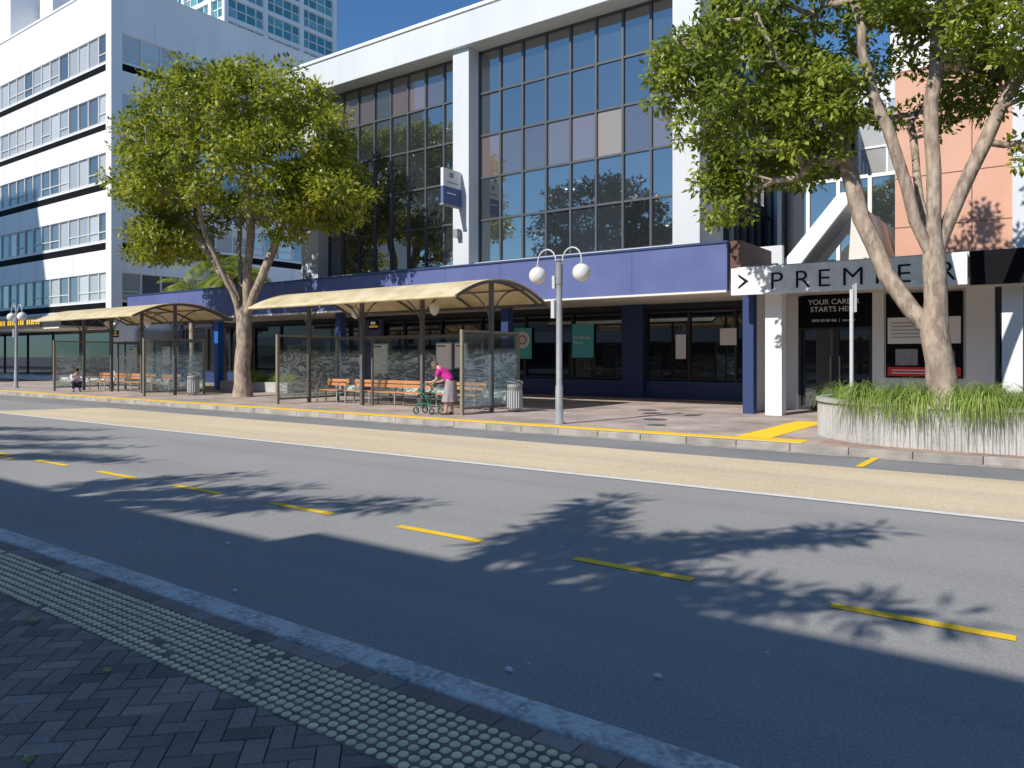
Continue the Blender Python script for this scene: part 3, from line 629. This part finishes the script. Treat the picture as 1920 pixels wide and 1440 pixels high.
# ---------------------------------------------------------------- bus shelters
def shelter(x0,x1):
    B=empty('bus_shelter'); xa,xb=x0+.7,x1-.3
    arc=lambda y:3.23+.57*(1-((y-17.47)/2.17)**2)
    ys=[15.3+4.35*i/18 for i in range(19)]
    g=Geo(); nx=int((x1-x0)/.15); 
    vs=[];fs=[]
    nst=nx*2
    for i in range(nst+1):
        x=x0+(x1-x0)*i/nst; dz=.012*math.cos(i*math.pi)
        for y in ys: vs.append((x,y,arc(y)+dz))
    k=len(ys)
    for i in range(nst):
        for j in range(k-1): fs.append((i*k+j,(i+1)*k+j,(i+1)*k+j+1,i*k+j+1))
    g.add(vs,fs,M['roof']); g.make('roof_sheet',B)
    g=Geo()
    posts=[xa+(xb-xa)*i/3 for i in range(4)]
    for x in [x0+.03]+[px for px in posts]+[x1-.03]:
        g.tube([(x,y,arc(y)-.06) for y in ys],.04,M['shelter'],6)
    for y in (15.3,19.65): g.tube([(x0,y,arc(y)-.03),(x1,y,arc(y)-.03)],.055,M['roof'] if y<16 else M['shelter'],6)
    for y in (16.3,17.4,18.6): g.tube([(x0,y,arc(y)-.05),(x1,y,arc(y)-.05)],.025,M['shelter'],6)
    for x in posts:
        g.box(x-.055,x+.055,17.15,17.26,0,arc(17.2)-.05,M['shelter'])
        for sg in (-1,1):
            yc=17.2+sg*1.35; pts=[(x,17.2+sg*1.3*(1-math.cos(a_)),2.35+(arc(yc)-.08-2.35)*math.sin(a_)) for a_ in [math.pi/2*t/8 for t in range(9)]]
            g.tube(pts,.025,M['shelter'],6)
    for x in ((posts[1]-.3),(posts[2]+.5)):
        g.tube([(x,17.2,3.7),(x,17.2,3.2)],.015,M['shelter'],6)
        g.lathe((x,17.2,2.95),[(.02,-.12),(.11,-.06),(.16,.08),(.18,.2),(.05,.27),(.001,.28)],M['globe'],12)
    g.make('frame',B)
    g=Geo(); q=Geo()
    for x in (xa,xb):
        for y in (15.9,18.5): g.box(x-.045,x+.045,y-.045,y+.045,0,2.33,M['olive'])
        g.box(x-.03,x+.03,15.95,18.45,2.26,2.32,M['olive']); g.box(x-.03,x+.03,15.95,18.45,.14,.2,M['olive'])
        q.quad([(x,15.95,.2),(x,17.14,.2),(x,17.14,2.26),(x,15.95,2.26)],M['screen']); q.quad([(x,17.27,.2),(x,18.45,.2),(x,18.45,2.26),(x,17.27,2.26)],M['screen'])
    npn=6
    for i in range(npn):
        a0=xa+(xb-xa)*i/npn; a1=xa+(xb-xa)*(i+1)/npn
        if i>0: g.box(a0-.03,a0+.03,18.47,18.53,0,2.33,M['shelter'])
        q.quad([(a0+.04,18.5,.25),(a1-.04,18.5,.25),(a1-.04,18.5,2.2),(a0+.04,18.5,2.2)],M['screen'] if i in(0,2,3,5) else M['screenc'])
    g.box(xa,xb,18.475,18.525,2.2,2.3,M['shelter']); g.box(xa,xb,18.475,18.525,.17,.25,M['shelter'])
    xm=posts[1]+.35; g.box(xm-.03,xm+.03,17.3,17.36,0,2.2,M['shelter']); g.box(xm-.03,xm+.03,17.36,18.4,2.14,2.2,M['shelter']); q.quad([(xm,17.36,.25),(xm,18.4,.25),(xm,18.4,2.14),(xm,17.36,2.14)],M['screen'])
    g.make('screen_frames',B); q.make('screen_glass',B)
    g=Geo()
    for (xc,w_,z0,z1) in ((x0+3.0,.36,1.02,2.0),(x0+5.9,.3,1.2,2.0),(x0+6.6,.22,1.25,2.0)):
        g.box(xc-w_-.04,xc+w_+.04,18.36,18.42,z0-.04,z1+.04,M['grey']); g.box(xc-w_,xc+w_,18.345,18.358,z0,z1,M['posterw'])
        n=int((z1-z0-.12)/.045)
        for r in range(n):
            zz=z0+.04+r*.045
            for c in range(4):
                xx=xc-w_+.04+c*(2*w_-.04)/4; g.box(xx,xx+(2*w_-.16)/4*random.uniform(.6,1),18.342,18.3445,zz,zz+.010,M['greyl'])
        g.box(xc-w_+.03,xc+w_*.3,18.342,18.3445,z1-.09,z1-.05,M['txtk'])
    g.box(x0+3.9,x0+4.35,17.0,17.03,2.45,2.75,M['black']); g.box(x0+3.93,x0+4.32,16.99,16.998,2.52,2.58,M['yellow']); g.box(x0+4.0,x0+4.2,16.99,16.998,2.62,2.7,M['posterw'])
    g.make('timetable_boards',B)
    for bi,(b0,b1) in enumerate(((xa+.15,xa+1.3),(x0+2.3,x0+5.9),(x0+6.4,x1-1.0))):
        g=Geo()
        for r in range(4): g.box(b0,b1,17.35+.11*r,17.44+.11*r,.425,.455,M['wood'])
        for r in range(2): g.box(b0,b1,17.84+.03*r,17.865+.03*r,.58+.13*r,.68+.13*r,M['wood'])
        nl=max(2,int((b1-b0)/1.2)+1)
        for i in range(nl):
            x=b0+.06+(b1-b0-.12)*i/(nl-1)
            g.tube([(x,17.38,0),(x,17.38,.40),(x,17.8,.40),(x,17.92,.84)],.025,M['grey'],7); g.tube([(x,17.78,0),(x,17.78,.42)],.025,M['grey'],7)
            if i in (0,nl-1):
                g.tube([(x,17.36,.42)]+[(x,17.62-.26*math.cos(a_),.52+.2*math.sin(a_)) for a_ in [math.pi*t/8 for t in range(9)]],.02,M['grey'],7)
        g.make('bench_%d'%(bi+1),B)
shelter(-21.9,-12.9); shelter(-38.3,-29.4)
def bin_(x,y):
    B=empty('litter_bin'); g=Geo()
    g.lathe((x,y,0),[(.001,.06),(.2,.06),(.21,.09),(.23,.70),(.245,.72),(.245,.78),(.22,.80),(.2,.76),(.15,.72),(.001,.7)],M['grey'],20)
    for i in range(20):
        a=2*math.pi*i/20; g.box(x+.222*math.cos(a)-.012,x+.222*math.cos(a)+.012,y+.222*math.sin(a)-.012,y+.222*math.sin(a)+.012,.12,.62,M['greyl'])
    for a in (0,2.1,4.2): g.tube([(x+.15*math.cos(a),y+.15*math.sin(a),0),(x+.15*math.cos(a),y+.15*math.sin(a),.07)],.02,M['dark'])
    g.tube([(x+.25*math.cos(a),y+.25*math.sin(a),.80+.12*math.sin(a/2)) for a in [2*math.pi*t/16 for t in range(17)]],.012,M['grey'],6)
    g.make('body',B)
bin_(-12.75,17.7); bin_(-29.0,17.6)
# ---------------------------------------------------------------- street lamps
def lamp(x,y,h=3.85,tilt=0):
    B=empty('street_lamp'); g=Geo()
    g.tube([(x,y,0),(x,y,.05),(x,y,.06),(x+tilt*.9,y,.9),(x+tilt*.92,y,.92),(x+tilt*h,y,h)],[.14,.14,.095,.09,.075,.07],M['grey'],12)
    xt=x+tilt*h
    g.tube([(xt,y,h),(xt,y,h+.06)],[.1,.03],M['grey'],12)
    g.tube([(xt,y,h-.55),(xt,y,h-.1)],[.085,.085],M['grey'],12)
    for sg in (-1,1):
        pts=[(xt,y,h-.18)]
        for t in range(9):
            a=math.pi*t/8; pts.append((xt+sg*(.09+.26*(1-math.cos(a))),y,h+.0+.30*math.sin(a)))
        pts.append((xt+sg*.61,y,h-.08)); g.tube(pts,.019,M['greyl'],7)
        g.lathe((xt+sg*.61,y,h-.10),[(.03,.05),(.07,.0),(.11,-.045),(.001,-.05)],M['grey'],12)
        g.ball((xt+sg*.61,y,h-.31),.215,M['globe'],20,12)
    g.box(xt-.16,xt-.07,y-.12,y+.02,h-1.35,h-.92,M['greyl']); g.box(xt-.14,xt-.07,y-.1,y+.05,h-.65,h-.35,M['greyl'])
    g.make('post_and_globes',B)
lamp(-9.6,15.15); lamp(-42.8,16.3,3.9,.02)
B=empty('traffic_sign'); g=Geo(); g.tube([(-3.17,15.2,0),(-3.17,15.2,2.85)],.035,M['greyl'],10)
g.obox((-3.17,15.2),(-.35,.937),(.937,.35),-.2,.2,.04,.055,2.42,2.95,M['greyl']); g.obox((-3.17,15.2),(-.35,.937),(.937,.35),-.19,.19,.056,.059,2.43,2.94,M['posterw']); g.tube([(-3.17,15.2,0),(-3.17,15.2,.04)],.07,M['grey'],10)
g.make('post_and_plate',B)
# ---------------------------------------------------------------- planter with ribs
B=empty('concrete_planter')
def arcp(cx,cy,r,a0,a1,n): return [(cx+r*math.cos(a0+(a1-a0)*i/n),cy+r*math.sin(a0+(a1-a0)*i/n)) for i in range(n+1)]
path=[(7.0,14.55),(-1.75,14.65)]+arcp(-1.75,17.05,2.4,RAD(-90),RAD(-180),10)+[(-4.15,19.3),(7,19.3)]
dens=[]
for i in range(len(path)-1):
    a_=Vector(path[i]); b_=Vector(path[i+1]); n=max(1,int((b_-a_).length/.02))
    for k in range(n): dens.append(a_+(b_-a_)*k/n)
g=Geo(); vs=[]; fs=[]; acc=0
for i,pnt in enumerate(dens):
    q=dens[(i+1)%len(dens)]; t=(q-pnt); acc+=t.length; t=t.normalized() if t.length>0 else Vector((1,0)); nrm=Vector((-t.y,t.x))
    nrm=-nrm if (pnt+nrm*.1-Vector((1,17))).length<(pnt-Vector((1,17))).length else nrm
    off=.022*(1 if (acc%.11)<.066 else -.4)
    o=pnt+nrm*off
    for z in (0,.70): vs.append((o.x,o.y,z))
n=len(dens)
for i in range(n):
    j=(i+1)%n; fs.append((2*i,2*j,2*j+1,2*i+1))
g.add(vs,fs,M['planter'])
def ring(off,z): return [(p_.x-off*(1 if p_.x<1 else 0),p_.y+(-off if p_.y<17 else off),z) for p_ in dens]
r0=ring(.045,.70); r1=ring(.045,.76); r2=ring(-.16,.76); r3=ring(-.16,.6)
vs=r0+r1+r2+r3; fs=[]
for L_ in range(3):
    for i in range(n): j=(i+1)%n; fs.append((L_*n+i,L_*n+j,(L_+1)*n+j,(L_+1)*n+i))
g.add(vs,fs,M['planter']); g.add([(p_[0],p_[1],.66) for p_ in r3],[tuple(range(n))],M['soil'])
g.make('ribbed_wall',B)
def blades(name,pts,N,L0,L1,mat,droop=1.0,w=.009,fwd=0):
    V=[]
    for k in range(N):
        bx,by,bz=pts(); az=random.uniform(0,6.283)
        if fwd and by<15.4 and random.random()<fwd: az=random.gauss(-1.57,.6)
        L=random.uniform(L0,L1); e=random.uniform(.8,1.5); seg=7; p_=Vector((bx,by,bz)); dh=Vector((math.cos(az),math.sin(az),0)); sd=Vector((-dh.y,dh.x,0)); dr=random.uniform(.7,1.4)*droop*2.6/seg
        for s_ in range(seg):
            d=dh*math.cos(e)+Vector((0,0,math.sin(e))); q=p_+d*L/seg; w0=w*(1-s_/seg*.8); w1=w*(1-(s_+1)/seg*.85)
            V.append([p_-sd*w0,p_+sd*w0,q+sd*w1,q-sd*w1]); p_=q; e=max(e-dr,-1.45)
    V=np.array([[tuple(v) for v in q] for q in V]); return npmesh(name,V,len(V),mat)
cent=[]
for i in range(14):
    cx=-2.95+i*.52+random.uniform(-.15,.15); cy=14.80+random.uniform(0,.12)+max(0,-1.9-cx)**2*.42
    cent+=[(cx,cy,.70+random.uniform(0,.06))]*random.choice((2,3,4))
cent+=[(-3.75,17.0,.66),(-3.6,17.8,.66),(-3.6,16.4,.66)]+[(random.uniform(-3.1,3),random.uniform(15.5,18.6),.66) for _ in range(26)]
def gp():
    c=random.choice(cent); return (c[0]+random.gauss(0,.06),c[1]+random.gauss(0,.05),c[2])
blades('ornamental_grass',gp,7000,.5,1.15,M['grass'],1.15,.010,.65)
cent2=[(random.uniform(-31.5,-27.5),random.uniform(20.9,21.6),0) for _ in range(16)]
def gp2():
    c=random.choice(cent2); return (c[0]+random.gauss(0,.12),c[1]+random.gauss(0,.12),.4)
g=Geo(); g.box(-32,-27,20.75,21.8,0,.45,M['planter']); b2=empty('low_planter'); g.make('box',b2,bevel=.02)
blades('planter_shrubs',gp2,1500,.4,.9,M['grass'],.6,.018)
# ---------------------------------------------------------------- people
def skinmesh(name,parent,verts,edges,radii,mat,root=0,sub=2):
    bm=bmesh.new(); lay=bm.verts.layers.skin.verify(); bv=[bm.verts.new(v) for v in verts]
    for a,b in edges: bm.edges.new((bv[a],bv[b]))
    for i,v in enumerate(bv): v[lay].radius=(radii[i],radii[i]); v[lay].use_root=(i==root)
    me=bpy.data.meshes.new(name); bm.to_mesh(me); bm.free()
    ob=bpy.data.objects.new(name,me); S.collection.objects.link(ob); ob.parent=parent
    m=ob.modifiers.new('skin','SKIN'); m.use_smooth_shade=True; s_=ob.modifiers.new('s','SUBSURF'); s_.levels=sub; s_.render_levels=sub
    me.materials.append(mat); return ob
def person(name,bx,by,facing,J,mats,headpitch,skirt=False):
    par=empty(name); cf,sf=math.cos(facing),math.sin(facing)
    W=lambda p_:(bx+p_[0]*cf-p_[1]*sf,by+p_[0]*sf+p_[1]*cf,p_[2])
    names=list(J.keys()); idx={n:i for i,n in enumerate(names)}
    E=[('pelvis','belly'),('belly','chest'),('chest','neck'),('neck','skull')]
    for s_ in 'lr': E+= [('pelvis','hip'+s_),('hip'+s_,'knee'+s_),('knee'+s_,'ankle'+s_),('ankle'+s_,'toe'+s_),('chest','sh'+s_),('sh'+s_,'el'+s_),('el'+s_,'wr'+s_),('wr'+s_,'palm'+s_)]
    R={'pelvis':.115,'belly':.115,'chest':.125,'neck':.052,'skull':.06}
    for s_ in 'lr': R.update({'hip'+s_:.085,'knee'+s_:.055,'ankle'+s_:.036,'toe'+s_:.032,'sh'+s_:.055,'el'+s_:.038,'wr'+s_:.026,'palm'+s_:.03})
    skinmesh('body',par,[W(J[n]) for n in names],[(idx[a],idx[b]) for a,b in E],[R[n] for n in names],mats['skin'],idx['pelvis'])
    def sub(nms,E2,R2,nm,mat,root):
        ii={n:i for i,n in enumerate(nms)}
        skinmesh(nm,par,[W(nms[n]) for n in nms],[(ii[a],ii[b]) for a,b in E2],[R2[n] for n in nms],mat,ii[root])
    lerp=lambda a,b,t:tuple(a[k]+(b[k]-a[k])*t for k in range(3))
    T={n:J[n] for n in ('pelvis','belly','chest')}; T['nk']=lerp(J['chest'],J['neck'],.55)
    E2=[('pelvis','belly'),('belly','chest'),('chest','nk')]; R2={'pelvis':.14,'belly':.14,'chest':.15,'nk':.07}
    for s_ in 'lr':
        T['sh'+s_]=J['sh'+s_]; T['m'+s_]=lerp(J['sh'+s_],J['el'+s_],mats.get('sleeve',.75)); E2+=[('chest','sh'+s_),('sh'+s_,'m'+s_)]; R2['sh'+s_]=.075; R2['m'+s_]=.06
        if mats.get('long'): T['w'+s_]=lerp(J['el'+s_],J['wr'+s_],.9); T['m'+s_]=J['el'+s_]; E2.append(('m'+s_,'w'+s_)); R2['w'+s_]=.042; R2['m'+s_]=.055
    sub(T,E2,R2,'top',mats['top'],'pelvis')
    if skirt:
        g=Geo(); n=28; vs=[]; rings=8
        for r in range(rings+1):
            t=r/rings; cx=J['pelvis'][0]+.02+ (.05)*t; z=J['pelvis'][2]+.06-(J['pelvis'][2]+.06-.36)*t; ra=.155+.07*t
            for k in range(n):
                a=2*math.pi*k/n; rr=ra*(1+(.09*t)*math.cos(a*7)); vs.append(W((cx+rr*math.cos(a)*.9,rr*math.sin(a)*1.08,z)))
        fs=[(r*n+k,r*n+(k+1)%n,(r+1)*n+(k+1)%n,(r+1)*n+k) for r in range(rings) for k in range(n)]
        g.add(vs,fs,mats['leg'],True); g.make('skirt',par)
    else:
        T={'pelvis':J['pelvis']}; E2=[]; R2={'pelvis':.14}
        for s_ in 'lr':
            for nme,r in (('hip',.105),('knee',.075)): T[nme+s_]=J[nme+s_]; R2[nme+s_]=r
            T['a'+s_]=lerp(J['knee'+s_],J['ankle'+s_],.9); R2['a'+s_]=.055; E2+=[('pelvis','hip'+s_),('hip'+s_,'knee'+s_),('knee'+s_,'a'+s_)]
        sub(T,E2,R2,'trousers',mats['leg'],'pelvis')
    g=Geo()
    for s_ in 'lr':
        a=Vector(J['ankle'+s_]); t=Vector(J['toe'+s_]); c=(a*.45+t*.55); c.z=.035
        R_=Matrix.Rotation(facing,3,'Z'); g.ball(W(tuple(c)),.1,mats['shoe'],12,8,R_,1.35,.48,.42)
    hc=Vector(J['skull'])+Vector((math.cos(headpitch)*.02,0,.0)); Rh=Matrix.Rotation(facing,3,'Z')@Matrix.Rotation(headpitch,3,'Y')
    HW=lambda l: Vector(W(tuple(hc)))+Rh@Vector(l)
    vs=[];n=20;rg=16
    for i in range(rg+1):
        ph=math.pi*i/rg; z=-.118*math.cos(ph)
        for k in range(n):
            a=2*math.pi*k/n; r=math.sin(ph); x=.095*r*math.cos(a); y=.076*r*math.sin(a)
            if z<-.02: f=1+(z+.02)*2.6; y*=f; x=x*(1+(z+.02)*1.2)+.012*(-z-.02)/.1
            if abs(y)<.02 and x>.05 and -.045<z<.01: x+=.022*(1-abs(y)/.02)*(1 if z<-.01 else .5)
            vs.append(HW((x,y,z)))
    g.add(vs,[(i*n+k,i*n+(k+1)%n,(i+1)*n+(k+1)%n,(i+1)*n+k) for i in range(rg) for k in range(n)],mats['skin'],True)
    for sg in (-1,1):
        g.ball(HW((.083,sg*.03,.005)),.011,M['posterw'],8,6); g.ball(HW((.092,sg*.03,.005)),.005,M['rubber'],6,5)
        g.ball(HW((-.005,sg*.08,-.01)),.03,mats['skin'],8,6,Rh,.6,.3,1)
        g.tube([HW((.094,sg*.015,.026)),HW((.086,sg*.045,.026))],.004,mats['hair'],5)
    g.tube([HW((.083,-.022,-.066)),HW((.09,0,-.064)),HW((.083,.022,-.066))],.005,M['red'],5)
    vs=[]
    for i in range(10):
        ph=math.pi*i/9*.62
        for k in range(n):
            a=2*math.pi*k/n; back=(1-math.cos(a))/2; ph2=ph*(.72+.75*back); vs.append(HW((-.008+.107*math.sin(ph2)*math.cos(a),.088*math.sin(ph2)*math.sin(a),.128*math.cos(ph2))))
    g.add(vs,[(i*n+k,i*n+(k+1)%n,(i+1)*n+(k+1)%n,(i+1)*n+k) for i in range(9) for k in range(n)],mats['hair'],True)
    for s_,sg in (('l',1),('r',-1)):
        pm=Vector(J['palm'+s_]); wr=Vector(J['wr'+s_]); d=(pm-wr).normalized(); sd=Vector((0,1,0)); up=d.cross(sd)
        if up.z<0: up=-up
        for fi,(o,l) in enumerate(((-.027,.065),(-.009,.075),(.009,.07),(.027,.055))):
            p0=pm+sd*o+d*.0; pts=[p0,p0+d*l*.4-up*.004,p0+d*l*.62-up*l*.3,p0+d*l*.5-up*l*.6]
            g.tube([W(tuple(q)) for q in pts],[.010,.009,.0085,.006],mats['skin'],6)
        p0=pm-d*.03-sd*sg*.028; g.tube([W(tuple(q)) for q in (p0,p0-sd*sg*.02+d*.025-up*.01,p0-sd*sg*.012+d*.05-up*.03)],[.012,.010,.007],mats['skin'],6)
    g.make('head_hands_shoes',par); return par,W
J={'pelvis':(-.10,0,.88),'belly':(.02,0,1.04),'chest':(.20,0,1.21),'neck':(.34,0,1.31),'skull':(.45,0,1.35)}
for s_,y in (('l',.09),('r',-.09)):
    J['hip'+s_]=(-.09,y,.82); J['knee'+s_]=(.0,y,.44); J['ankle'+s_]=(-.07+(.1 if s_=='l' else 0),y,.08); J['toe'+s_]=(.09+(.1 if s_=='l' else 0),y*1.1,.035)
    J['sh'+s_]=(.23,y*1.8,1.21); J['el'+s_]=(.27,y*2.3,.95); J['wr'+s_]=(.45,y*2.4,.885); J['palm'+s_]=(.53,y*2.4,.885)
fw=RAD(188)
_,W=person('woman',-13.55,15.75,fw,J,{'skin':M['skin'],'top':M['purple'],'leg':M['skirt'],'shoe':M['shoe'],'hair':M['hairg']},RAD(50),True)
B=empty('walking_frame'); g=Geo()
for y in (.216,-.216):
    g.tube([W(q) for q in ((.42,y,.87),(.60,y,.87),(.68,y,.80),(.92,y,.10))],.014,M['green'],8)
    g.tube([W(q) for q in ((.42,y,.87),(.56,y,.87))],.02,M['rubber'],8)
    g.tube([W(q) for q in ((.74,y,.60),(.60,y,.5),(.42,y,.10))],.014,M['green'],8)
    g.tube([W(q) for q in ((.52,y,.30),(.84,y,.30))],.012,M['green'],8)
    g.tube([W(q) for q in ((.52,y,.87),(.56,y,.78),(.62,y,.76))],.006,M['rubber'],6)
    for (x,r) in ((.93,.10),(.41,.09)):
        c=W((x,y,r)); R_=Matrix.Rotation(fw,3,'Z')@Matrix.Rotation(RAD(90),3,'X')
        g.lathe(c,[(r*.7,-.012),(r*.96,-.014),(r,0),(r*.96,.014),(r*.7,.012),(r*.7,-.012)],M['rubber'],18,True,1,1,R_); g.lathe(c,[(.001,-.012),(.025,-.012),(.025,.012),(.001,.012)],M['grey'],10,True,1,1,R_)
        for k in range(5):
            a=k*1.2566; g.tube([c,tuple(Vector(c)+R_@Vector((r*.75*math.cos(a),r*.75*math.sin(a),0)))],.006,M['grey'],5)
g.tube([W((.74,.216,.6)),W((.74,-.216,.6))],.012,M['green'],8); g.tube([W((.88,.216,.22)),W((.52,-.216,.3))],.01,M['green'],8); g.tube([W((.88,-.216,.22)),W((.52,.216,.3))],.01,M['green'],8)
vs=[W(q) for q in ((.55,-.2,.53),(.80,-.2,.53),(.80,.2,.53),(.55,.2,.53),(.55,-.2,.56),(.80,-.2,.56),(.80,.2,.56),(.55,.2,.56))]; g.add(vs,Geo.BF,M['rubber'])
vs=[W(q) for q in ((.78,-.15,.28),(.92,-.15,.28),(.92,.15,.28),(.78,.15,.28),(.76,-.17,.42),(.94,-.17,.42),(.94,.17,.42),(.76,.17,.42))]; g.add(vs,Geo.BF,M['shelter'])
g.make('frame_and_wheels',B)
J={'pelvis':(-.12,0,.34),'belly':(-.06,0,.50),'chest':(.06,0,.70),'neck':(.14,0,.86),'skull':(.21,0,.97)}
for s_,y in (('l',.10),('r',-.10)):
    J['hip'+s_]=(-.08,y,.31); J['knee'+s_]=(.30,y*1.5,.47); J['ankle'+s_]=(.05,y*1.2,.08); J['toe'+s_]=(.21,y*1.4,.035)
    J['sh'+s_]=(.08,y*1.75,.72); J['el'+s_]=(.22,y*2.0,.53); J['wr'+s_]=(.38,y*.9,.62); J['palm'+s_]=(.43,y*.5,.66)
_,W=person('crouching_person',-36.1,16.2,RAD(-20),J,{'skin':M['skin'],'top':M['shirtw'],'leg':M['jean'],'shoe':M['shoe'],'hair':M['hairb'],'long':True},RAD(35))
print('DONE')
